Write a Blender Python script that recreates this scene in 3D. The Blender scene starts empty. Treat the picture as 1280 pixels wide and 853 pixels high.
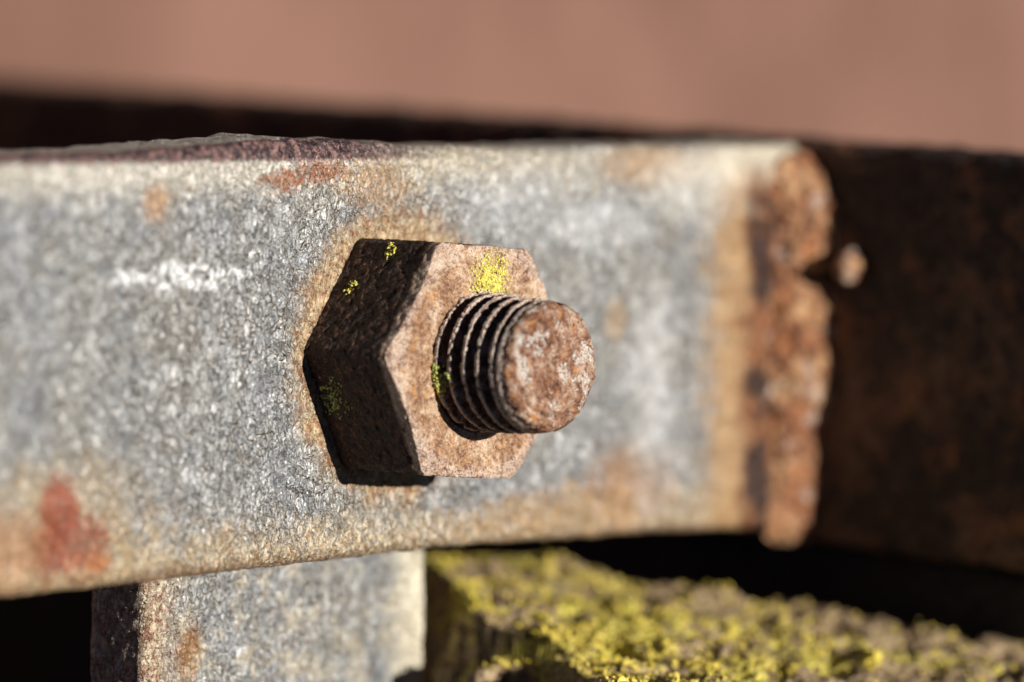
import bpy, math
import numpy as np
from mathutils import Matrix, Vector

# ------------------------------------------------------------------ camera, light, exposure
# working units are millimetres (converted to metres when meshes are built)
# X runs along the flat bar, the viewer stands towards -Y, Z is up; origin = bolt axis on the bar face
MM = 0.001
scene = bpy.context.scene
COL = scene.collection
TH, EL, RO = math.radians(47.36), math.radians(3.6), math.radians(0.93)
DIST, SC, U0, V0 = 767.43, 8.61, 494.95, 444.13
fwd = np.array([math.sin(TH)*math.cos(EL), math.cos(TH)*math.cos(EL), -math.sin(EL)])
rt0 = np.array([math.cos(TH), -math.sin(TH), 0.0])
up0 = np.cross(rt0, fwd)
rgt = rt0*math.cos(RO) + up0*math.sin(RO)
upv = -rt0*math.sin(RO) + up0*math.cos(RO)
cam_pos = rgt*((640-U0)/SC) + upv*((V0-426.5)/SC) - DIST*fwd

cd = bpy.data.cameras.new('camera')
cam = bpy.data.objects.new('camera', cd)
COL.objects.link(cam)
m = Matrix.Identity(4)
for i in range(3):
    m[i][0], m[i][1], m[i][2], m[i][3] = rgt[i], upv[i], -fwd[i], cam_pos[i]*MM
cam.matrix_world = m
cd.sensor_width = 36.0
cd.lens = 36.0*SC*DIST/1280.0
cd.clip_start, cd.clip_end = 0.01, 50.0
cd.dof.use_dof = True
cd.dof.focus_distance = (DIST-12.0)*MM
cd.dof.aperture_fstop = 7.0
cd.dof.aperture_blades = 0
scene.camera = cam

SUN = np.array([0.03, -1.0, 0.15])
SUN /= np.linalg.norm(SUN)
world = bpy.data.worlds.new('World')
scene.world = world
world.use_nodes = True
wn = world.node_tree.nodes
sky = wn.new('ShaderNodeTexSky')
sky.sky_type = 'NISHITA'
sky.sun_disc = False
sky.sun_elevation = math.asin(SUN[2])
sky.sun_rotation = math.atan2(SUN[0], SUN[1])
world.node_tree.links.new(sky.outputs[0], wn['Background'].inputs[0])
sky.air_density = 0.15
sky.altitude = 3000.0
sky.dust_density = 0.0
wn['Background'].inputs[1].default_value = 0.05
sd = bpy.data.lights.new('sun', 'SUN')
sd.energy = 5.0
sd.angle = math.radians(0.5)
sd.color = (1.0, 0.955, 0.88)
so = bpy.data.objects.new('sun', sd)
so.rotation_euler = Vector(SUN).to_track_quat('Z', 'Y').to_euler()
so.location = (0, -1, 0.4)
COL.objects.link(so)
vs = scene.view_settings
vs.view_transform = 'Standard'
vs.look = 'None'
vs.exposure = 0.55
vs.gamma = 1.0
vs.use_curve_mapping = False
scene.cycles.use_denoising = True
scene.cycles.max_bounces = 6
scene.cycles.sample_clamp_indirect = 4.0


# ------------------------------------------------------------------ helpers
def ray(u, v):
    d = fwd*(SC*DIST) + rgt*(u-640) - upv*(v-426.5)
    return d/(d@fwd)

def at(u, v, X=None, Y=None, dz=None):
    d = ray(u, v)
    if dz is not None:
        return cam_pos + d*(DIST+dz)
    if Y is not None:
        return cam_pos + d*((Y-cam_pos[1])/d[1])
    return cam_pos + d*((X-cam_pos[0])/d[0])

rng = np.random.default_rng(11)
_perm = rng.permutation(512).astype(np.int64)
_grad = rng.normal(size=(512, 3))
_grad /= np.linalg.norm(_grad, axis=1)[:, None]

def perlin(P):
    P = np.asarray(P, float)
    i = np.floor(P).astype(np.int64)
    f = P-i
    w = f*f*f*(f*(f*6-15)+10)
    out = np.zeros(len(P))
    for dx in (0, 1):
        for dy in (0, 1):
            for dz in (0, 1):
                h = _perm[(_perm[(_perm[(i[:, 0]+dx) & 511]+i[:, 1]+dy) & 511]+i[:, 2]+dz) & 511]
                g = _grad[h]
                d = g[:, 0]*(f[:, 0]-dx)+g[:, 1]*(f[:, 1]-dy)+g[:, 2]*(f[:, 2]-dz)
                out += d*np.where(dx, w[:, 0], 1-w[:, 0])*np.where(dy, w[:, 1], 1-w[:, 1])*np.where(dz, w[:, 2], 1-w[:, 2])
    return out

def fbm(P, scale, octv=3, gain=.5, off=0.0):
    P = np.asarray(P)*scale+off
    s = 0
    a = 1.0
    for _ in range(octv):
        s = s+a*perlin(P)
        P = P*2.03+17.1
        a *= gain
    return s

def sstep(a, b, x):
    t = np.clip((x-a)/(b-a), 0, 1)
    return t*t*(3-2*t)

def grid_faces(n, k, wrap_k=False, wrap_n=False):
    nn = n if wrap_n else n-1
    kk = k if wrap_k else k-1
    a, b = np.meshgrid(np.arange(nn), np.arange(kk), indexing='ij')
    a = a.ravel()
    b = b.ravel()
    a2, b2 = (a+1) % n, (b+1) % k
    return np.stack([a*k+b, a2*k+b, a2*k+b2, a*k+b2], 1)

def vnormals(V, F):
    n = np.zeros_like(V)
    fn = np.cross(V[F[:, 2]]-V[F[:, 0]], V[F[:, 3]]-V[F[:, 1]]) if F.shape[1] == 4 else np.cross(V[F[:, 1]]-V[F[:, 0]], V[F[:, 2]]-V[F[:, 0]])
    for c in range(F.shape[1]):
        for ax in range(3):
            n[:, ax] += np.bincount(F[:, c], fn[:, ax], len(V))
    l = np.linalg.norm(n, axis=1)
    l[l == 0] = 1
    return n/l[:, None]

def mesh(name, V, F, mat, parent=None, base=None, smooth=True, extra=None):
    """V in world mm, F (n,3|4) faces, extra: list of extra polygons. base: origin of the object in mm."""
    V = np.asarray(V, float)
    b = np.array(base if base is not None else (parent['_b'] if parent is not None else (0, 0, 0)), float)
    me = bpy.data.meshes.new(name)
    F = np.asarray(F)
    loops = F.ravel().tolist()
    cnt = [F.shape[1]]*len(F)
    for e in (extra or []):
        loops += list(e)
        cnt.append(len(e))
    me.vertices.add(len(V))
    me.vertices.foreach_set('co', ((V-b)*MM).ravel())
    me.loops.add(len(loops))
    me.loops.foreach_set('vertex_index', loops)
    me.polygons.add(len(cnt))
    me.polygons.foreach_set('loop_start', np.concatenate([[0], np.cumsum(cnt)[:-1]]).astype(np.int32))
    me.polygons.foreach_set('use_smooth', [smooth]*len(cnt))
    me.update(calc_edges=True)
    me.validate()
    if mat:
        me.materials.append(mat)
    o = bpy.data.objects.new(name, me)
    COL.objects.link(o)
    if parent is not None:
        o.parent = parent
    else:
        o.location = b*MM
    return o

def thing(name, base, label, cat, group=None):
    o = bpy.data.objects.new(name, None)
    o.empty_display_size = 0.01
    o.location = np.array(base, float)*MM
    COL.objects.link(o)
    o['label'] = label
    o['category'] = cat
    if group:
        o['group'] = group
    o['_b'] = [float(x) for x in base]
    return o

def tag(o, label, cat, group=None):
    o['label'] = label
    o['category'] = cat
    if group:
        o['group'] = group
    return o


# ------------------------------------------------------------------ material toolkit (world position in mm)
class NT:
    def __init__(s, name):
        s.mat = bpy.data.materials.new(name)
        s.mat.use_nodes = True
        s.t = s.mat.node_tree
        s.b = s.t.nodes['Principled BSDF']
        g = s.t.nodes.new('ShaderNodeNewGeometry')
        s.pos = s.vmul(g.outputs['Position'], 1000.0)
        sp = s.t.nodes.new('ShaderNodeSeparateXYZ')
        s.link(s.pos, sp.inputs[0])
        s.x, s.y, s.z = sp.outputs
        s.geo = g

    def link(s, a, b):
        s.t.links.new(a, b)

    def put(s, sock, v):
        if isinstance(v, bpy.types.NodeSocket):
            s.link(v, sock)
        elif isinstance(v, (tuple, list)) and len(v) == 3 and len(sock.default_value) == 4:
            sock.default_value = (*v, 1)
        else:
            sock.default_value = v

    def vmul(s, a, k):
        n = s.t.nodes.new('ShaderNodeVectorMath')
        n.operation = 'MULTIPLY'
        s.put(n.inputs[0], a)
        n.inputs[1].default_value = (k, k, k) if not isinstance(k, tuple) else k
        return n.outputs[0]

    def vadd(s, a, b):
        n = s.t.nodes.new('ShaderNodeVectorMath')
        n.operation = 'ADD'
        s.put(n.inputs[0], a)
        s.put(n.inputs[1], b)
        return n.outputs[0]

    def m(s, op, a, b=0.0, c=0.0, clamp=False):
        n = s.t.nodes.new('ShaderNodeMath')
        n.operation = op
        n.use_clamp = clamp
        s.put(n.inputs[0], a)
        s.put(n.inputs[1], b)
        s.put(n.inputs[2], c)
        return n.outputs[0]

    def noise(s, scale, detail=3, rough=.55, vec=None, off=0.0, color=False, dist=0.0):
        n = s.t.nodes.new('ShaderNodeTexNoise')
        s.put(n.inputs['Vector'], s.vadd(vec if vec is not None else s.pos, (off, off*1.3, off*.7)))
        n.inputs['Scale'].default_value = scale
        n.inputs['Detail'].default_value = detail
        n.inputs['Roughness'].default_value = rough
        n.inputs['Distortion'].default_value = dist
        return n.outputs[1] if color else n.outputs[0]

    def warp(s, vec, scale, amt, off=3.0):
        c = s.noise(scale, 2, .5, vec, off, color=True)
        return s.vadd(vec, s.vmul(s.vadd(c, (-.5, -.5, -.5)), amt))

    def voro(s, scale, vec=None, feature='F1', rand=1.0, out=0):
        n = s.t.nodes.new('ShaderNodeTexVoronoi')
        n.feature = feature
        s.put(n.inputs['Vector'], vec if vec is not None else s.pos)
        n.inputs['Scale'].default_value = scale
        n.inputs['Randomness'].default_value = rand
        return n.outputs[out]

    def step(s, x, a, b, lo=0.0, hi=1.0):
        n = s.t.nodes.new('ShaderNodeMapRange')
        n.interpolation_type = 'SMOOTHSTEP'
        s.put(n.inputs[0], x)
        if a > b:
            a, b, lo, hi = b, a, hi, lo
        n.inputs[1].default_value = a
        n.inputs[2].default_value = b
        n.inputs[3].default_value = lo
        n.inputs[4].default_value = hi
        return n.outputs[0]

    def mix(s, f, a, b, mode='MIX'):
        n = s.t.nodes.new('ShaderNodeMix')
        n.data_type = 'RGBA'
        n.blend_type = mode
        n.clamp_factor = True
        s.put(n.inputs[0], f)
        s.put(n.inputs[6], a)
        s.put(n.inputs[7], b)
        return n.outputs[2]

    def mul(s, *a):
        r = a[0]
        for k in a[1:]:
            r = s.m('MULTIPLY', r, k)
        return r

    def blob(s, cx, cz, rx, rz, vec=None, soft=.5, nz=None, na=.6):
        """elliptic stain on the XZ face, edge broken by noise nz"""
        sp = s.t.nodes.new('ShaderNodeSeparateXYZ')
        s.put(sp.inputs[0], vec if vec is not None else s.pos)
        dx = s.m('DIVIDE', s.m('SUBTRACT', sp.outputs[0], cx), rx)
        dz = s.m('DIVIDE', s.m('SUBTRACT', sp.outputs[2], cz), rz)
        r = s.m('SQRT', s.m('ADD', s.m('MULTIPLY', dx, dx), s.m('MULTIPLY', dz, dz)))
        if nz is not None:
            r = s.m('ADD', r, s.m('MULTIPLY', s.m('SUBTRACT', nz, .5), na*2))
        return s.step(r, 1+soft, 1-soft)

    def bump(s, h, dist, strength=1.0, prev=None):
        n = s.t.nodes.new('ShaderNodeBump')
        n.inputs['Strength'].default_value = strength
        n.inputs['Distance'].default_value = dist*MM
        s.put(n.inputs['Height'], h)
        if prev is not None:
            s.put(n.inputs['Normal'], prev)
        return n.outputs[0]

    def done(s, color, rough=.6, metal=0.0, normal=None, spec=.5):
        s.put(s.b.inputs['Base Color'], color)
        s.put(s.b.inputs['Roughness'], rough)
        s.put(s.b.inputs['Metallic'], metal)
        s.put(s.b.inputs['Specular IOR Level'], spec)
        if normal is not None:
            s.put(s.b.inputs['Normal'], normal)
        return s.mat


def mat_zinc(name, bar=True):
    """weathered zinc skin on steel: wrinkled, glinting, cream oxide and rust stains"""
    n = NT(name)
    lo = n.noise(.06, 3, .6)
    mid = n.noise(.30, 4, .62, off=5)
    fine = n.noise(2.2, 3, .65, off=9)
    nz = n.noise(.26, 5, .68, off=31)
    nzf = n.noise(.95, 4, .7, off=41)
    st_ = n.vmul(n.pos, (1.25, 1.0, .8))
    wv = n.warp(st_, .40, 2.6)
    wv = n.warp(wv, 1.3, .7, 8)
    cells = n.voro(.50, wv, 'DISTANCE_TO_EDGE')
    wr = n.noise(.62, 3, .58, wv, 2, dist=1.6)           # wrinkles in the skin
    ridge = n.m('SUBTRACT', 1.0, n.m('ABSOLUTE', n.m('MULTIPLY', n.m('SUBTRACT', wr, .5), 9.0)), clamp=True)
    vale = n.m('SUBTRACT', 1.0, n.m('ABSOLUTE', n.m('MULTIPLY', n.m('SUBTRACT', wr, .43), 13.0)), clamp=True)
    area = n.step(n.noise(.10, 3, .6, off=15), .36, .58)
    c = n.mix(n.step(mid, .34, .66), (.17, .18, .20), (.40, .41, .425))
    c = n.mix(n.mul(n.step(lo, .42, .60), .8), c, n.mix(n.step(mid, .35, .65), (.20, .175, .14), (.50, .485, .45)))
    c = n.mix(n.mul(n.step(vale, .25, .9), n.step(area, 0, 1, .25, .8)), c, (.06, .052, .045))
    c = n.mix(n.mul(n.step(ridge, .30, .95), n.step(area, 0, 1, .3, .8)), c, (.72, .72, .71))
    c = n.mix(n.mul(n.step(fine, .56, .68), .40), c, (.72, .71, .69))
    c = n.mix(n.mul(n.step(fine, .45, .33), .50), c, (.06, .055, .05))
    crackarea = n.step(n.noise(.12, 3, .5, off=21), .40, .54)
    crack = n.m('MULTIPLY', n.step(cells, .045, .005), crackarea)
    c = n.mix(n.mul(crack, .9), c, (.04, .025, .018))
    rim = n.mul(n.m('SUBTRACT', n.step(cells, .12, .045), n.step(cells, .045, .005)), crackarea, .5)
    c = n.mix(rim, c, (.66, .61, .52))
    oxide = None
    if bar:
        def over(f, col):
            nonlocal c, oxide
            c = n.mix(f, c, col)
            oxide = f if oxide is None else n.m('MAXIMUM', oxide, f)
        grit = n.step(fine, .36, .62)
        zed = n.m('ADD', n.z, n.m('ADD', n.m('MULTIPLY', n.m('SUBTRACT', nz, .5), 14.0), n.m('MULTIPLY', n.m('SUBTRACT', nzf, .5), 5.0)))
        over(n.mul(n.step(zed, -20.5, -27.0), n.step(grit, -.4, 1.0), .95), n.mix(n.step(nzf, .36, .62), (.36, .22, .09), (.66, .53, .34)))
        over(n.mul(n.step(zed, 20.5, 26.5), n.step(grit, -.4, 1.0), .85), n.mix(n.step(nzf, .36, .62), (.40, .32, .20), (.78, .74, .66)))
        over(n.mul(n.step(n.m('ADD', n.z, n.m('MULTIPLY', n.m('SUBTRACT', nzf, .5), 4.5)), -27.0, -29.6), .8), n.mix(grit, (.10, .045, .02), (.36, .20, .09)))
        # ochre towards the weld, then dark scaly rust in the seam
        xs = n.m('ADD', n.x, n.m('MULTIPLY', n.m('SUBTRACT', nz, .5), 16.0))
        over(n.mul(n.step(xs, 65, 75), .9), n.mix(n.step(nzf, .35, .65), (.40, .20, .065), (.56, .37, .19)))
        over(n.mul(n.step(xs, 76.5, 80), .9), (.24, .085, .03))
        xe = n.m('ADD', n.x, n.m('MULTIPLY', n.m('SUBTRACT', nzf, .5), 3.0))
        over(n.mul(n.step(xe, 77.6, 79.6), n.step(n.noise(.11, 3, .6, off=66), .40, .52), n.step(n.z, 25, 19), .95), (.03, .012, .009))
        over(n.mul(n.step(n.x, 64, 74), n.step(zed, 23.5, 27.5), .95), (.72, .64, .50))
        # halo round the nut
        r = n.m('SQRT', n.m('ADD', n.m('MULTIPLY', n.x, n.x), n.m('MULTIPLY', n.z, n.z)))
        r = n.m('ADD', r, n.m('ADD', n.m('MULTIPLY', n.m('SUBTRACT', nz, .5), 9.0), n.m('MULTIPLY', n.m('SUBTRACT', nzf, .5), 6.0)))
        over(n.mul(n.step(r, 24.0, 18.5), .85), n.mix(n.step(nzf, .36, .62), (.30, .13, .04), (.58, .42, .22)))
        def st(u, v, rx, rz, col, k, soft=.5, na=1.0, noi=nzf, g=True):
            p = at(u, v, Y=0)
            f = n.mul(n.blob(p[0], p[2], rx, rz, None, soft, noi, na), k)
            over(n.mul(f, n.step(grit, -.5, .8)) if g else f, col)
        st(60, 672, 17, 9, (.56, .40, .21), .8, .6, .9, nz)
        st(74, 640, 3.6, 4.6, (.34, .055, .016), .97, .3, .8)
        st(95, 682, 6.0, 4.4, (.29, .06, .02), .9, .35, 1.1)
        st(62, 690, 3.0, 4.0, (.26, .045, .016), .8, .35, 1.1)
        st(122, 704, 2.4, 1.5, (.52, .18, .06), .9, .3, .6)
        st(5, 690, 8, 5, (.44, .19, .08), .7, .6, .8, nz)
        st(196, 252, 2.4, 2.8, (.52, .26, .10), .75, .5, .8)
        st(250, 208, 40, 2.6, (.74, .68, .58), .7, .6, 1.0, nz)
        st(400, 215, 5.5, 1.6, (.30, .09, .028), .9, .45, 1.4)
        st(355, 226, 4.0, 1.5, (.33, .11, .035), .85, .45, 1.5)
        st(470, 228, 7.0, 3.6, (.44, .24, .09), .75, .6, 1.1)
        st(770, 400, 2.5, 3.0, (.56, .34, .14), .55, .6, .8)
        st(785, 605, 9.0, 5.5, (.42, .20, .07), .8, .6, 1.1, nz)
        st(690, 640, 18, 3.4, (.48, .28, .12), .65, .6, 1.1, nz)
        st(820, 205, 10, 3.0, (.54, .29, .11), .75, .6, .9, nz)
        st(600, 200, 18, 2.6, (.62, .52, .36), .65, .6, 1.0, nz)
        st(815, 490, 4.5, 13, (.74, .73, .72), .7, .7, 1.6, nz)
        st(735, 280, 11, 4.0, (.72, .72, .72), .6, .7, 1.6, nz)
        st(640, 250, 12, 5.0, (.68, .68, .68), .5, .7, 1.5, nz)
        st(870, 230, 10, 5.0, (.78, .75, .68), .7, .7, 1.2, nz)
        # worn scrape, with its glints painted in as white specks
        p = at(225, 346, Y=0)
        scrape_glints = n.mul(n.blob(p[0], p[2], 13, 1.7, None, .35, nz, 1.1), n.step(n.noise(1.0, 4, .7, off=91), .47, .56))
        over(scrape_glints, (.95, .95, .96))
        # worn purple-brown skin on the front arris, left of the bolt
        za = n.m('ADD', n.z, n.m('MULTIPLY', n.m('SUBTRACT', nzf, .5), 2.6))
        top = n.m('MULTIPLY', n.step(za, 28.1, 28.8), n.step(n.y, 2.2, 1.4))
        over(n.mul(top, n.step(xs, 18, -10), .95), n.mix(n.step(nzf, .44, .62), (.035, .014, .022), (.26, .13, .11)))
    else:
        zz = n.m('ADD', n.x, n.m('MULTIPLY', n.m('SUBTRACT', nz, .5), 7.0))
        oxide = n.mul(n.step(zz, -25, -33), .85)
        c = n.mix(oxide, c, n.mix(n.step(nzf, .4, .6), (.26, .09, .03), (.66, .52, .34)))
        f = n.mul(n.step(zz, 14, 22), .9)
        c = n.mix(f, c, (.82, .74, .55))
        oxide = n.m('MAXIMUM', oxide, f)
        p = at(238, 815, Y=16)
        f = n.mul(n.blob(p[0], p[2], 2.4, 4.2, None, .45, nzf, .8), .85)
        c = n.mix(f, c, (.42, .22, .09))
        f = n.mul(n.step(nz, .48, .62), .65)
        c = n.mix(f, c, n.mix(n.step(nzf, .36, .6), (.34, .27, .16), (.70, .63, .50)))
        oxide = n.m('MAXIMUM', oxide, f)
    h = n.m('ADD', n.m('MULTIPLY', ridge, .30), n.m('ADD', n.m('MULTIPLY', wr, 1.5), n.m('MULTIPLY', n.step(cells, .0, .2), .2)))
    nb = n.bump(h, 1.0, 1.0)
    nb = n.bump(n.m('SUBTRACT', n.noise(3.6, 2, .6, off=77), n.mul(crack, .8)), .16, 1.0, nb)
    metal = n.m('MULTIPLY', n.m('SUBTRACT', 1.0, oxide, clamp=True), .5)
    return n.done(c, n.step(nzf, .3, .7, .30, .50), metal, nb, .6)


def mat_rust(name, tones, scale=1.0, bump=.3, rough=.75, pale=.0, spec=.4, metal=0.0, gran=1.0, rim=False, crest=False, pale_at=.56):
    """tones: dark, mid, light, hot"""
    n = NT(name)
    a = n.noise(.22*scale, 4, .65, off=4)
    b = n.noise(1.1*scale, 5, .68, off=13)
    g = n.noise(3.6*scale, 3, .65, off=23)
    c = n.mix(n.step(b, .36, .62), tones[0], tones[1])
    c = n.mix(n.step(a, .42, .62), c, n.mix(n.step(b, .38, .6), tones[1], tones[2]))
    c = n.mix(n.mul(n.step(n.noise(.5*scale, 4, .6, off=33), .55, .68), .85), c, tones[3])
    c = n.mix(n.mul(n.step(g, .46, .34), .7*gran), c, tuple(.22*x for x in tones[0]))
    c = n.mix(n.mul(n.step(g, .60, .70), .6*gran), c, tuple(min(.8, 1.35*x) for x in tones[2]))
    if pale > 0:
        pm = n.mul(n.step(n.noise(.34*scale, 4, .7, off=51), pale_at, pale_at+.08), n.step(g, .40, .55))
        c = n.mix(n.mul(pm, pale), c, (.70, .66, .60))
    if crest:
        # thread crests rubbed and bleached
        r = n.m('SQRT', n.m('ADD', n.m('MULTIPLY', n.x, n.x), n.m('MULTIPLY', n.z, n.z)))
        r = n.m('SUBTRACT', r, n.m('ADD', 11.04, n.m('MULTIPLY', n.y, .62/12.6)))
        f = n.mul(n.step(n.m('ADD', r, n.m('MULTIPLY', n.m('SUBTRACT', b, .5), .8)), -.42, -.12), n.step(g, .36, .52), .85)
        c = n.mix(f, c, (.66, .55, .46))
    if rim:
        # metal worn to grey along the front arris, tan bloom on the face
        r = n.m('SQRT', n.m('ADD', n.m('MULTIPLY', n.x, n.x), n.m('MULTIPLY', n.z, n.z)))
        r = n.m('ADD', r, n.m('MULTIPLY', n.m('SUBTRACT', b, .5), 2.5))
        shade_crust = n.mix(n.step(g, .46, .60), (.008, .004, .003), n.mix(n.step(b, .50, .64), (.038, .014, .010), (.32, .095, .035)))  # flank rust, its tone darkened further to deepen the shaded side
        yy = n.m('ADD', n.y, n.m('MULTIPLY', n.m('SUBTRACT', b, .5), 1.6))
        c = n.mix(n.mul(n.step(yy, -15.2, -14.2), .93), c, shade_crust)
        f = n.mul(n.step(r, 14.6, 16.6), n.step(yy, -14.2, -15.2), n.step(g, .40, .56), n.step(b, .30, .55), .75)
        c = n.mix(f, c, (.62, .50, .43))
    nb = n.bump(b, bump*1.6, 1.0)
    nb = n.bump(g, bump*.55, 1.0, nb)
    return n.done(c, rough, metal, nb, spec)


M = {}
M['bar'] = mat_zinc('weathered_zinc_bar', True)
M['post'] = mat_zinc('weathered_zinc_post', False)
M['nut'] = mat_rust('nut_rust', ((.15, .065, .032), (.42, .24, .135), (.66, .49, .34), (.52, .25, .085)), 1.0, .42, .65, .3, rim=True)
M['thread'] = mat_rust('thread_rust', ((.05, .022, .014), (.17, .08, .05), (.42, .30, .23), (.30, .12, .05)), 1.1, .26, .65, .4, crest=True)
M['bolt_end'] = mat_rust('bolt_end_rust', ((.10, .034, .018), (.32, .135, .06), (.62, .46, .35), (.58, .23, .05)), .9, .55, .36, 1.0, .6, .15, pale_at=.52)
M['weld'] = mat_rust('weld_rust', ((.075, .026, .016), (.34, .13, .05), (.56, .36, .19), (.44, .15, .045)), .5, .6, .7, .5)
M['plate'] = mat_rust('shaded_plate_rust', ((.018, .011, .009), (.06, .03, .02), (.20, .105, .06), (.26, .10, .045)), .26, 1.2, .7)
M['timber'] = mat_rust('shade_black_timber', ((.012, .011, .010), (.022, .018, .015), (.035, .028, .02), (.03, .022, .015)), .3, .8, .9)  # near-black tone stands for the shade in the gap

def mat_backdrop():
    n = NT('red_oxide_panel')
    v = n.vmul(n.pos, (1.0, 1.0, .35))
    a = n.noise(.012, 4, .6, v)
    b = n.noise(.06, 3, .6, v, 7)
    c = n.mix(n.step(a, .3, .7), (.115, .055, .038), (.185, .096, .068))
    c = n.mix(n.mul(n.step(b, .45, .7), .5), c, (.22, .115, .082))
    return n.done(c, .85, 0, n.bump(n.noise(.4, 4, .6), .6), .3)
M['panel'] = mat_backdrop()

def mat_stone():
    n = NT('mossy_stone')
    a = n.noise(.07, 4, .65)
    b = n.noise(.34, 5, .70, off=6)
    g = n.noise(1.7, 4, .68, off=16)
    c = n.mix(n.step(b, .36, .62), (.12, .07, .035), (.52, .37, .21))
    c = n.mix(n.mul(n.step(n.noise(.3, 3, .6, off=61), .5, .62), .7), c, (.46, .34, .20))
    k = n.m('ADD', a, n.m('MULTIPLY', n.m('SUBTRACT', b, .5), .9))
    k = n.m('SUBTRACT', k, n.m('MULTIPLY', n.m('ABSOLUTE', n.m('SUBTRACT', n.x, 42.0)), .006))
    c = n.mix(n.mul(n.step(k, .39, .50), .95), c, n.mix(n.step(g, .36, .62), (.30, .24, .03), (.82, .70, .12)))
    c = n.mix(n.mul(n.step(g, .58, .67), .75), c, (.76, .68, .46))
    c = n.mix(n.mul(n.step(g, .47, .38), .9), c, (.018, .012, .008))
    nb = n.bump(b, 1.4, 1.0)
    nb = n.bump(g, .5, 1.0, nb)
    return n.done(c, .9, 0, nb, .25)
M['stone'] = mat_stone()

def mat_lichen(name, c1, c2, c3):
    n = NT(name)
    g = n.noise(1.1, 3, .6)
    h = n.noise(3.0, 2, .6, off=8)
    c = n.mix(n.step(g, .35, .6), c1, c2)
    c = n.mix(n.step(h, .56, .68), c, c3)
    return n.done(c, .95, 0, None, .15)
M['moss'] = mat_lichen('moss_granules', (.22, .15, .04), (.70, .56, .07), (.82, .70, .42))
M['lichen'] = mat_lichen('yellow_lichen', (.44, .38, .05), (.64, .57, .13), (.72, .68, .40))
M['lichen_green'] = mat_lichen('green_lichen', (.30, .34, .07), (.52, .54, .14), (.72, .72, .52))


# ------------------------------------------------------------------ background panel, side plate, added black timber
def box_dense(x0, x1, y0, y1, z0, z1, stepmm, amp, scale, ztop_slope=0.0, bev=1.0, off=0.0):
    """box as displaced closed grid: section loop in XZ swept along Y; caps added"""
    def side(a, b):
        k = max(2, int(abs(b-a)/stepmm))
        return np.linspace(a, b, k, endpoint=False)
    pts = []
    for z in side(z0+bev, z1-bev): pts.append((x0, z))
    for t in np.linspace(0, np.pi/2, 5, endpoint=False): pts.append((x0+bev-bev*np.cos(t), z1-bev+bev*np.sin(t)))
    for x in side(x0+bev, x1-bev): pts.append((x, z1))
    for t in np.linspace(0, np.pi/2, 5, endpoint=False): pts.append((x1-bev+bev*np.sin(t), z1-bev+bev*np.cos(t)))
    for z in side(z1-bev, z0+bev): pts.append((x1, z))
    for t in np.linspace(0, np.pi/2, 5, endpoint=False): pts.append((x1-bev+bev*np.cos(t), z0+bev-bev*np.sin(t)))
    for x in side(x1-bev, x0+bev): pts.append((x, z0))
    for t in np.linspace(0, np.pi/2, 5, endpoint=False): pts.append((x0+bev-bev*np.sin(t), z0+bev-bev*np.cos(t)))
    S = np.array(pts)
    ys = np.linspace(y0, y1, max(2, int((y1-y0)/stepmm)))
    n, k = len(ys), len(S)
    V = np.zeros((n, k, 3))
    V[:, :, 0] = S[None, :, 0]
    V[:, :, 1] = ys[:, None]
    V[:, :, 2] = S[None, :, 1]+ys[:, None]*ztop_slope
    V = V.reshape(-1, 3)
    F = grid_faces(n, k, wrap_k=True)
    N = vnormals(V, F)
    V = V+N*(amp*fbm(V, scale, 4, .55, off))[:, None]
    return V, F, [list(range(k)), list(range((n-1)*k, n*k))[::-1]]

XP = float(at(1000, 430, Y=0)[0])         # left face of the side plate
# far panel
V = []
px = np.linspace(-260, 1000, 60)
pz = np.linspace(-160, 220, 40)
for yy in (330.0, 342.0):
    X, Z = np.meshgrid(px, pz, indexing='ij')
    V.append(np.stack([X.ravel(), np.full(X.size, yy), Z.ravel()], 1))
V = np.concatenate(V)
V[:2400, 1] += 1.2*fbm(V[:2400], .02, 3)
F1 = grid_faces(60, 40)
F2 = grid_faces(60, 40)[:, ::-1]+2400
b0 = [i*40 for i in range(60)]
rim = []
def strip(idx):
    for a, b in zip(idx[:-1], idx[1:]):
        rim.append([a, b, b+2400, a+2400])
strip([i*40 for i in range(60)][::-1]); strip([i*40+39 for i in range(60)]); strip(list(range(40))); strip([59*40+i for i in range(40)][::-1])
panel = mesh('rusty_panel', V, F1, M['panel'], base=(370, 336, -160), extra=[list(f) for f in F2]+rim)
tag(panel, 'reddish brown flat panel far behind the bolted bar, out of focus', 'panel')

bracket = thing('steel_bracket', (0, 8, -30), 'weathered grey flat steel bar welded to a dark rusty side plate, held by the nut', 'bracket')
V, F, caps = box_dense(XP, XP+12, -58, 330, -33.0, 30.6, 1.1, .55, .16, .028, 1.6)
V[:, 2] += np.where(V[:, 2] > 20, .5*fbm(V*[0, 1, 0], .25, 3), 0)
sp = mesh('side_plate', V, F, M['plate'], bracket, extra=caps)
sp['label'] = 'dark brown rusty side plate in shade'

V, F, caps = box_dense(XP+7, XP+90, -58, 520, -220, -33.9, 2.6, 1.0, .06, .028, 2.0, 9.0)  # beam added under the plate to keep the shaded gap black
tb = mesh('gap_fill_beam', V, F, M['timber'], base=(XP+48, 230, -220), extra=caps)
tag(tb, 'black timber beam added to fill the deep shade under the rusty side plate', 'beam')

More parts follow.
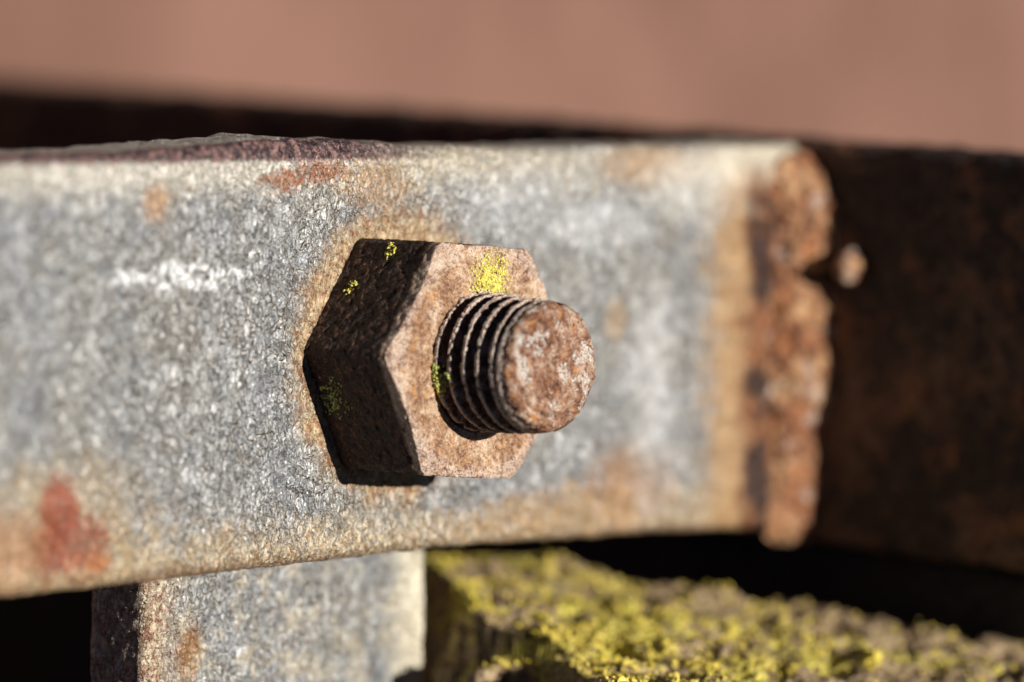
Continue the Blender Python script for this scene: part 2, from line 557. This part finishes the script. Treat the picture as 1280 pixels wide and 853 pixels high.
# ------------------------------------------------------------------ flat bar
def flat_bar():
    x0, x1 = -170.0, XP-1.0
    zt, zb, th = 30.0, -29.8, 15.9
    R1 = 1.9
    xs = np.concatenate([np.linspace(x0, -80, 60, endpoint=False), np.arange(-80, 62, .30), np.arange(62, x1+.4, .6)])
    front = np.linspace(zb+R1, zt-R1, 190)
    sec = [(0.0, z) for z in front[:-1]]
    for t in np.linspace(0, np.pi/2, 10, endpoint=False): sec.append((R1-R1*np.cos(t), zt-R1+R1*np.sin(t)))
    for y in np.linspace(R1, th-R1, 18, endpoint=False): sec.append((y, zt))
    for t in np.linspace(0, np.pi/2, 6, endpoint=False): sec.append((th-R1+R1*np.sin(t), zt-R1+R1*np.cos(t)))
    for z in np.linspace(zt-R1, zb+R1, 24, endpoint=False): sec.append((th, z))
    for t in np.linspace(0, np.pi/2, 6, endpoint=False): sec.append((th-R1+R1*np.cos(t), zb+R1-R1*np.sin(t)))
    for y in np.linspace(th-R1, R1, 18, endpoint=False): sec.append((y, zb))
    for t in np.linspace(0, np.pi/2, 10, endpoint=False): sec.append((R1-R1*np.sin(t), zb+R1-R1*np.cos(t)))
    S = np.array(sec)
    n, k = len(xs), len(S)
    V = np.zeros((n, k, 3))
    V[:, :, 0] = xs[:, None]
    V[:, :, 1] = S[None, :, 0]
    V[:, :, 2] = S[None, :, 1]
    V = V.reshape(-1, 3)
    F = grid_faces(n, k, wrap_k=True)
    N = vnormals(V, F)
    # make normals point outwards
    if N[np.argmin(V[:, 1])][1] > 0:
        F = F[:, ::-1]
        N = -N
    P = V.copy()
    d = .30*fbm(P, .05, 2)+.10*fbm(P, .4, 3, .55, 4.0)+.05*fbm(P, 1.3, 2, .5, 9.0)
    edge = sstep(24, 30, np.abs(P[:, 2]))
    d += edge*.35*fbm(P, .22, 3, .55, 30.0)
    # pits where the coating has flaked
    pit = np.clip(fbm(P, .55, 2, .5, 60.0)-.36, 0, 1)
    d -= pit*.9
    # keep the seat of the nut flat
    r = np.hypot(P[:, 0], P[:, 2])
    d *= sstep(15, 21, r)
    V = P+N*d[:, None]
    # hammered lip on the top edge, and a little sag of the lower edge
    lip = np.exp(-((P[:, 0]+22)/24)**2)*sstep(27.5, 30, P[:, 2])
    lip *= 1+.7*perlin(P*[.25, .1, .1]+3)
    V[:, 2] += 1.35*lip
    low = sstep(-15, -30, P[:, 2])
    V[:, 2] += low*(.9*np.exp(-((P[:, 0]-10)/35)**2)-.5*sstep(-20, -90, P[:, 0]) - 1.0*sstep(60, 92, P[:, 0]))
    return V, F, [list(range(k)), list(range((n-1)*k, n*k))[::-1]]
V, F, caps = flat_bar()
mesh('flat_bar', V, F, M['bar'], bracket, extra=caps)

# weld bead in the corner between bar and side plate
def weld():
    nz, ns = 230, 60
    zs = np.linspace(-33.2, 28.6, nz)
    ss = np.linspace(0, 1, ns)
    vv = [150, 185, 205, 260, 300, 325, 345, 362, 380, 450, 550, 620, 660, 680, 700]
    uu = [1000, 1004, 1020, 1050, 1052, 1046, 1020, 1034, 1050, 1046, 1036, 1034, 1026, 1015, 985]
    leg = np.interp(zs, [30.5-(v-182)*.1285 for v in vv][::-1], [max(.4, (u-1000)/6.25) for u in uu][::-1])
    leg = np.maximum(.5, leg+.7*fbm(np.stack([zs*0, zs*0, zs], 1), .35, 3))
    legx = 9.0+1.6*fbm(np.stack([zs*0+3, zs*0, zs], 1), .14, 3)
    end = np.sqrt(np.clip(1-(np.clip(np.abs(zs+2.3)-26.5, 0, 6)/5.0)**2, 0.003, 1))
    leg, legx = leg*end, legx*(.35+.65*end)
    Z, S = np.meshgrid(zs, ss, indexing='ij')
    # closed section: convex front from bar to plate, then back inside the corner
    bulge = np.sin(np.pi*S)*(1.5+1.1*fbm(np.stack([Z.ravel()*0, S.ravel()*2, Z.ravel()], 1), .13, 3, .5, 7.).reshape(Z.shape))*end[:, None]
    X = XP+.8-legx[:, None]*(1-S)-.62*bulge
    Y = .9-(leg[:, None]+.9)*S**1.15-.78*bulge
    V = np.stack([X, Y, Z], -1)
    back = np.stack([np.full(nz, XP+1.2), np.full(nz, 1.6), zs], -1)[:, None, :]
    V = np.concatenate([V, back], 1)
    k = ns+1
    V = V.reshape(-1, 3)
    F = grid_faces(nz, k, wrap_k=True)
    N = vnormals(V, F)
    j = (nz//2)*k+ns//2
    if N[j][1] > 0:
        F = F[:, ::-1]
        N = -N
    d = 1.2*fbm(V, .16, 3, .55, 2.0)+.8*fbm(V, .45, 3, .6, 9.)+.25*fbm(V, 1.3, 2)
    V = V+N*d[:, None]
    return V, F, [list(range(k)), list(range((nz-1)*k, nz*k))[::-1]]
V, F, caps = weld()
wb = mesh('weld_bead', V, F, M['weld'], bracket, extra=caps)
wb['label'] = 'lumpy orange brown weld bead'

def lump(c, r, squash=(1, 1, 1), seed=0.0, amp=.25, n=22, kk=32):
    t = np.linspace(0.02, np.pi-.02, n)
    a = np.linspace(0, 2*np.pi, kk, endpoint=False)
    T, A = np.meshgrid(t, a, indexing='ij')
    D = np.stack([np.sin(T)*np.cos(A), np.sin(T)*np.sin(A), np.cos(T)], -1).reshape(-1, 3)
    k = 1+amp*fbm(D, 1.4, 3, .5, seed)
    V = np.array(c)+D*(r*k)[:, None]*np.array(squash)
    return V, grid_faces(n, kk, wrap_k=True), [list(range(kk))[::-1], list(range((n-1)*kk, n*kk))]
c = at(1064, 332, X=XP-1.2)
V, F, caps = lump(c, 2.5, (1.2, .9, 1.0), 3.0, .45)
mesh('weld_spatter', V, F, M['weld'], bracket, extra=caps)

# ------------------------------------------------------------------ upright flat bar behind
def upright():
    x0, x1, y0, y1, z0, z1 = -34.0, 24.7, 16.2, 28.5, -150.0, 12.0
    R1 = 1.6
    sec = []
    for x in np.linspace(x0+R1, x1-R1, 150, endpoint=False): sec.append((x, y0))
    for t in np.linspace(0, np.pi/2, 6, endpoint=False): sec.append((x1-R1+R1*np.sin(t), y0+R1-R1*np.cos(t)))
    for y in np.linspace(y0+R1, y1-R1, 24, endpoint=False): sec.append((x1, y))
    for t in np.linspace(0, np.pi/2, 5, endpoint=False): sec.append((x1-R1+R1*np.cos(t), y1-R1+R1*np.sin(t)))
    for x in np.linspace(x1-R1, x0+R1, 20, endpoint=False): sec.append((x, y1))
    for t in np.linspace(0, np.pi/2, 5, endpoint=False): sec.append((x0+R1-R1*np.sin(t), y1-R1+R1*np.cos(t)))
    for y in np.linspace(y1-R1, y0+R1, 30, endpoint=False): sec.append((x0, y))
    for t in np.linspace(0, np.pi/2, 6, endpoint=False): sec.append((x0+R1-R1*np.cos(t), y0+R1-R1*np.sin(t)))
    S = np.array(sec)
    zs = np.concatenate([np.linspace(z0, -62, 60, endpoint=False), np.arange(-62, -25, .4), np.linspace(-25, z1, 20)])
    n, k = len(zs), len(S)
    V = np.zeros((n, k, 3))
    V[:, :, 0] = S[None, :, 0]
    V[:, :, 1] = S[None, :, 1]
    V[:, :, 2] = zs[:, None]
    V = V.reshape(-1, 3)
    F = grid_faces(n, k, wrap_k=True)
    N = vnormals(V, F)
    if N[np.argmin(V[:, 1])][1] > 0:
        F = F[:, ::-1]
        N = -N
    d = .3*fbm(V, .07, 2, .5, 12.)+.22*fbm(V, .35, 3, .55, 40.)+.06*fbm(V, 1.3, 2)
    d *= sstep(-29, -32, V[:, 2])
    return V+N*d[:, None], F, [list(range(k)), list(range((n-1)*k, n*k))[::-1]]
V, F, caps = upright()
post = mesh('upright_bar', V, F, M['post'], base=(-4.6, 22, -150), extra=caps)
tag(post, 'upright pale grey steel bar standing behind and below the bolted flat bar', 'bar')

# ------------------------------------------------------------------ nut
AF, NH, PHI = 33.0, 16.9, math.radians(-4.49)
def nut_mesh():
    na = 720
    ang = np.linspace(0, 2*np.pi, na, endpoint=False)
    loc = (ang-PHI+np.pi/6) % (np.pi/3)-np.pi/6        # 0 at a corner
    rh = (AF/2)/np.cos(np.pi/6-np.abs(loc))
    # round the corners a little
    rh = np.minimum(rh, AF/math.sqrt(3)-.30*np.exp(-(loc/.05)**2))
    rc = AF/2*.985
    tanc = math.tan(math.radians(21))
    ych = NH-(rh-rc)*tanc                                # height where the side meets the chamfer
    rows = []
    for t in np.linspace(0, 1, 95):                      # side
        rows.append((rh, ych*t))
    for t in np.linspace(0, 1, 22)[1:]:                  # chamfer
        rows.append((rh+(rc-rh)*t, ych+(NH-ych)*t))
    for t in np.linspace(0, 1, 60)[1:]:                  # face down to the bore
        rows.append((rc+(10.2-rc)*t, np.full(na, NH)))
    for t in (.34, .67, 1.0):                            # countersink
        rows.append((np.full(na, 10.2-.9*t), np.full(na, NH-1.4*t)))
    n = len(rows)
    V = np.zeros((n, na, 3))
    for i, (r, h) in enumerate(rows):
        V[i, :, 0] = r*np.cos(ang)
        V[i, :, 2] = r*np.sin(ang)
        V[i, :, 1] = -h
    V = V.reshape(-1, 3)
    F = grid_faces(n, na, wrap_k=True)
    N = vnormals(V, F)
    j = np.argmax(V[:, 0])
    if N[j][0] < 0:
        F = F[:, ::-1]
        N = -N
    # soften the arrises: pull vertices by the local difference of smoothed normals
    d = .26*fbm(V, .33, 3, .55, 7.)+.20*fbm(V, 1.1, 3, .6, 17.)+.07*fbm(V, 3.2, 2, .5, 27.)
    pit = np.clip(fbm(V, .8, 2, .5, 44.)-.25, 0, 1)
    d -= .9*pit
    V = V+N*d[:, None]
    V[:na, 1] = .15
    return V, F, N
nutV, nutF, nutN = nut_mesh()
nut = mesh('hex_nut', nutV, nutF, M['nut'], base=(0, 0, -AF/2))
tag(nut, 'large rusty brown hexagonal nut tightened against the grey bar', 'nut')

# ------------------------------------------------------------------ bolt with Whitworth-like thread
BL, BR, PITCH = 31.3, 9.55, 2.54
def bolt_thread():
    na = 400
    ang = np.linspace(0, 2*np.pi, na, endpoint=False)
    ys = np.concatenate([np.arange(13.5, BL-2.6, .075), np.linspace(BL-2.6, BL-1.1, 12)])
    Yh, A = np.meshgrid(ys, ang, indexing='ij')
    ph = (Yh/PITCH-A/(2*np.pi)+.15) % 1.0
    tri = np.abs(ph-.5)*2                                # 0 crest .. 1 root
    prof = np.clip((tri-.22)/.5, 0, 1)
    run = sstep(BL-2.4, BL-4.1, Yh)                      # thread runs out near the end
    r = BR+.62*(BL-Yh-2.0)/12.6-1.7*prof*run-.25*sstep(BL-3.2, BL-1.1, Yh)
    # worn crests
    r = r-.20*np.clip(fbm(np.stack([A.ravel()*3, Yh.ravel()*.5, Yh.ravel()*0], 1), 1.0, 3).reshape(A.shape)+.1, 0, 1)*(1-prof)
    chip = np.clip(fbm(np.stack([r.ravel()*np.cos(A.ravel()), Yh.ravel()*.6, r.ravel()*np.sin(A.ravel())], 1), .55, 3, .6, 88.).reshape(A.shape)-.12, 0, .8)
    r = r-1.1*chip*(1-prof)*run
    V = np.stack([r*np.cos(A), -Yh, r*np.sin(A)], -1).reshape(-1, 3)
    F = grid_faces(len(ys), na, wrap_k=True)
    N = vnormals(V, F)
    if N[np.argmax(V[:, 0])][0] < 0:
        F = F[:, ::-1]
        N = -N
    V = V+N*(.16*fbm(V, .6, 3, .6, 3.)+.09*fbm(V, 2.2, 2, .5, 13.))[:, None]
    return V, F, na
def bolt_cap():
    na = 300
    ang = np.linspace(0, 2*np.pi, na, endpoint=False)
    prof = []
    r0 = BR-.30
    prof.append((r0-.35, BL-2.0))
    prof.append((r0-.10, BL-1.5))
    for t in np.linspace(0, np.pi/2, 16): prof.append((r0-1.35+1.35*np.cos(t), BL-1.35+1.2*np.sin(t)))
    for t in np.linspace(0, 1, 50)[1:]: prof.append(((r0-1.35)*(1-t)+.02*t, BL-.15+.12*math.sin(t*1.5)))
    n = len(prof)
    P = np.array(prof)
    V = np.zeros((n, na, 3))
    V[:, :, 0] = P[:, 0, None]*np.cos(ang)
    V[:, :, 2] = P[:, 0, None]*np.sin(ang)
    V[:, :, 1] = -P[:, 1, None]
    V = V.reshape(-1, 3)
    F = grid_faces(n, na, wrap_k=True)
    N = vnormals(V, F)
    if N[np.argmax(V[:, 0])][0] < 0:
        F = F[:, ::-1]
        N = -N
    d = .5*fbm(V, .24, 3, .55, 21.)+.30*fbm(V, .8, 3, .6, 31.)+.09*fbm(V, 2.6, 2)
    d -= .7*np.clip(fbm(V, .6, 2, .5, 71.)-.25, 0, 1)
    # shallow dented crescent just inside the rim
    rr = np.hypot(V[:, 0], V[:, 2])
    a = np.arctan2(V[:, 2], V[:, 0])
    d -= .55*np.exp(-((rr-7.2)/.5)**2)*sstep(.25, -.25, np.cos(a-.4))*np.where(V[:, 1] < -BL+1, 1, 0)
    return V+N*d[:, None], F, [list(range((n-1)*na, n*na))]
bolt = thing('bolt', (0, 36, -9), 'rusty threaded bolt end sticking out of the hexagonal nut', 'bolt')
boltV, boltF, _ = bolt_thread()
boltN = vnormals(boltV, boltF)
mesh('threaded_shank', boltV, boltF, M['thread'], bolt)
V, F, caps = bolt_cap()
be = mesh('bolt_end', V, F, M['bolt_end'], bolt, extra=caps)
be['label'] = 'worn reddish brown domed bolt end with pale flecks'
# head at the back of the upright
ha = np.linspace(0, 2*np.pi, 6, endpoint=False)+.3
hv = []
for y, k in ((28.6, 1.0), (40.0, 1.0), (41.2, .93)):
    for a_ in ha:
        hv.append((AF/math.sqrt(3)*k*math.cos(a_), y, AF/math.sqrt(3)*k*math.sin(a_)))
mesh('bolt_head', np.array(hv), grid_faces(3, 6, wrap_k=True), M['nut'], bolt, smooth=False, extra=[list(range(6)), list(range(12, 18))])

# ------------------------------------------------------------------ mossy stone
def dzs(u, v):
    return 4+(853-v)*.42+(u-800)*.05
P0 = at(800, 853, dz=dzs(800, 853))
Pu = at(1280, 853, dz=dzs(1280, 853))
Pv = at(690, 695, dz=dzs(690, 695))
e1 = (Pu-P0)/np.linalg.norm(Pu-P0)
e3 = np.cross(e1, Pv-P0)
e3 /= np.linalg.norm(e3)
if e3[2] < 0:
    e3 = -e3
e2 = np.cross(e3, e1)
def on_plane(u, v):
    d = ray(u, v)
    t = ((P0-cam_pos)@e3)/(d@e3)
    q = cam_pos+d*t-P0
    return np.array([q@e1, q@e2])
def stone_mesh():
    aa = np.arange(-75, 110, .42)
    bb = np.arange(-45, 75, .42)
    A, B = np.meshgrid(aa, bb, indexing='ij')
    A, B = A.ravel(), B.ravel()
    Q = np.stack([A, B, np.zeros_like(A)], 1)
    H = 2.2*fbm(Q, .05, 3, .5, 3.)+2.0*fbm(Q, .13, 3, .55, 13.)+.6*fbm(Q, .55, 3, .6, 23.)+.25*fbm(Q, 1.5, 2, .5, 33.)
    # dark hollow in front
    def hollow(u, v, ra, rb, depth, p=4):
        c = on_plane(u, v)
        w = fbm(Q, .12, 2, .5, 50.)*.5
        r = np.hypot((A-c[0])/ra, (B-c[1])/rb)+w
        return -depth*sstep(1.15, .75, r)
    H += hollow(655, 832, 8.5, 13, 14)
    H += hollow(600, 790, 2.6, 5, 5)
    H += hollow(770, 812, 3.0, 3, 2.0)
    # right/back edge rolls away
    a, b = on_plane(690, 700), on_plane(1280, 808)
    t = (b-a)/np.linalg.norm(b-a)
    nrm = np.array([-t[1], t[0]])
    if nrm[1] < 0:
        nrm = -nrm
    d = (A-a[0])*nrm[0]+(B-a[1])*nrm[1]+1.6*fbm(Q, .12, 2, .5, 80.)
    H -= np.where(d > -3, .05*(d+3)**2+np.clip(d, 0, 99)*1.2, 0)
    # left edge
    a, b = on_plane(546, 705), on_plane(640, 835)
    t = (b-a)/np.linalg.norm(b-a)
    nrm = np.array([-t[1], t[0]])
    if nrm[0] > 0:
        nrm = -nrm
    d2 = (A-a[0])*nrm[0]+(B-a[1])*nrm[1]+1.0*fbm(Q, .2, 2, .5, 90.)
    H -= np.where(d2 > -2, .06*(d2+2)**2+np.clip(d2, 0, 99)*2.5, 0)
    H = np.maximum(H, -30.0)
    V = P0+A[:, None]*e1+B[:, None]*e2+H[:, None]*e3
    n, k = len(aa), len(bb)
    F = grid_faces(n, k)
    N = vnormals(V, F)
    if N[len(N)//2] @ e3 < 0:
        F = F[:, ::-1]
        N = -N
    V = V+N*(1.0*fbm(V, .22, 3, .6, 41.)+.4*fbm(V, 1.1, 3, .6, 47.))[:, None]
    # never rise into the bar above; left side lowered so its shadow misses the upright
    V[:, 2] = np.minimum(V[:, 2], np.where(V[:, 1] > -3, -32.6-.10*np.clip(V[:, 1], 0, 60), 99))
    V[:, 2] = np.where(V[:, 0] < 26.5, np.minimum(V[:, 2], -49.5+.135*(16-V[:, 1])+1.2*fbm(Q, .3, 3, .55, 5.)), V[:, 2])
    # skirt down to a flat bottom
    ring = [i*k for i in range(n)]+[(n-1)*k+j for j in range(1, k)]+[i*k+k-1 for i in range(n-2, -1, -1)]+[j for j in range(k-2, 0, -1)]
    base = len(V)
    low = V[ring].copy()
    low[:, 2] = -110.0
    V2 = np.concatenate([V, low])
    ex = []
    L = len(ring)
    for i in range(L):
        j = (i+1) % L
        ex.append([ring[i], ring[j], base+j, base+i])
    ex.append([base+i for i in range(L)])
    mask = 1.0*(d < 1)*(d2 < 0)*(H > -4)
    return V2, F, ex, V, N, mask
sV, sF, sE, topV, topN, topM = stone_mesh()
stone = thing('mossy_stone', (30, -20, -110), 'rough stone block spotted with yellow green moss below the bar', 'stone')
mesh('stone_block', sV, sF, M['stone'], stone, extra=sE)

_t = (1+5**.5)/2
ICO = np.array([(-1, _t, 0), (1, _t, 0), (-1, -_t, 0), (1, -_t, 0), (0, -1, _t), (0, 1, _t), (0, -1, -_t), (0, 1, -_t), (_t, 0, -1), (_t, 0, 1), (-_t, 0, -1), (-_t, 0, 1)])/math.sqrt(1+_t*_t)
ICF = np.array([(0, 11, 5), (0, 5, 1), (0, 1, 7), (0, 7, 10), (0, 10, 11), (1, 5, 9), (5, 11, 4), (11, 10, 2), (10, 7, 6), (7, 1, 8), (3, 9, 4), (3, 4, 2), (3, 2, 6), (3, 6, 8), (3, 8, 9), (4, 9, 5), (2, 4, 11), (6, 2, 10), (8, 6, 7), (9, 8, 1)])
def granules(P, N, R):
    """little uneven grains at P pushed out along N"""
    n = len(P)
    jit = 1+.35*rng.normal(size=(n, 12, 1)).clip(-1.6, 1.6)
    rot, _ = np.linalg.qr(rng.normal(size=(n, 3, 3)))
    base = np.einsum('ij,njk->nik', ICO, rot)*jit
    V = (P+N*(R*.35)[:, None])[:, None, :]+base*R[:, None, None]
    F = (ICF[None]+12*np.arange(n)[:, None, None]).reshape(-1, 3)
    return V.reshape(-1, 3), F

w = topM*np.clip(fbm(topV, .13, 3, .6, 5.)+.16-.008*(topV[:, 0]-40), 0.012, 1)
idx = rng.choice(len(topV), 20000, p=w/w.sum())
P = topV[idx]+rng.normal(size=(len(idx), 3))*.25
gv, gf = granules(P, topN[idx], rng.gamma(1.8, .085, len(idx)).clip(.05, .9))
mo = mesh('moss', gv, gf, M['moss'], stone, smooth=False)
mo['kind'] = 'stuff'

# ------------------------------------------------------------------ lichen patches on nut and bolt
def patch(Vs, Ns, target, radius, count, rmin, rmax, mat, label, name='lichen_patch', sel=None):
    dd = np.linalg.norm(Vs-target, axis=1)
    wgt = np.exp(-(dd/radius)**2*1.6)*(dd < radius*1.5)*np.clip(.35+fbm(Vs, 1.0, 2, .5, target[0]), 0, 1)
    if sel is not None:
        wgt = wgt*sel
    ii = rng.choice(len(Vs), count, p=wgt/wgt.sum())
    Pp = Vs[ii]+rng.normal(size=(count, 3))*.08
    v, f = granules(Pp, Ns[ii], rng.uniform(rmin, rmax, count))
    o = mesh(name, v, f, mat, base=target, smooth=False)
    return tag(o, label, 'lichen')
facing = nutN[:, 1] < -.5
side_ = np.abs(nutN[:, 1]) < .5
patch(nutV, nutN, at(613, 350, Y=-NH), 3.1, 1100, .06, .20, M['lichen'], 'bright yellow lichen patch on the front face of the nut above the bolt', sel=facing*1.0)
def near_px(Vs, u, v, sel):
    """vertex of the surface seen at pixel (u, v), nearest to the camera"""
    d = ray(u, v)
    q = Vs-cam_pos
    t = q@d/(d@d)
    e = np.linalg.norm(q-t[:, None]*d, axis=1)
    ok = np.where((e < .6) & (sel > 0))[0]
    return Vs[ok[np.argmin(t[ok])]]
patch(nutV, nutN, near_px(nutV, 484, 309, side_), 1.1, 60, .08, .22, M['lichen'], 'small yellow lichen speck on the nut flank beside its upper edge', sel=side_*1.0)
patch(nutV, nutN, near_px(nutV, 436, 353, side_), .9, 45, .08, .22, M['lichen'], 'tiny yellow lichen speck midway on the upper nut flank', sel=side_*1.0)
patch(nutV, nutN, near_px(nutV, 414, 500, side_), 2.6, 170, .07, .20, M['lichen_green'], 'dim green lichen patch on the shaded lower nut flank', sel=side_*1.0)
patch(boltV, boltN, near_px(boltV, 553, 468, np.ones(len(boltV))), 1.7, 170, .10, .30, M['lichen_green'], 'pale green lichen tuft in the thread where bolt meets nut')
patch(boltV, boltN, near_px(boltV, 551, 486, np.ones(len(boltV))), 1.3, 50, .12, .30, M['lichen'], 'few yellowish lichen grains low in the thread beside the nut face')

for o in list(scene.objects):
    if '_b' in o:
        del o['_b']
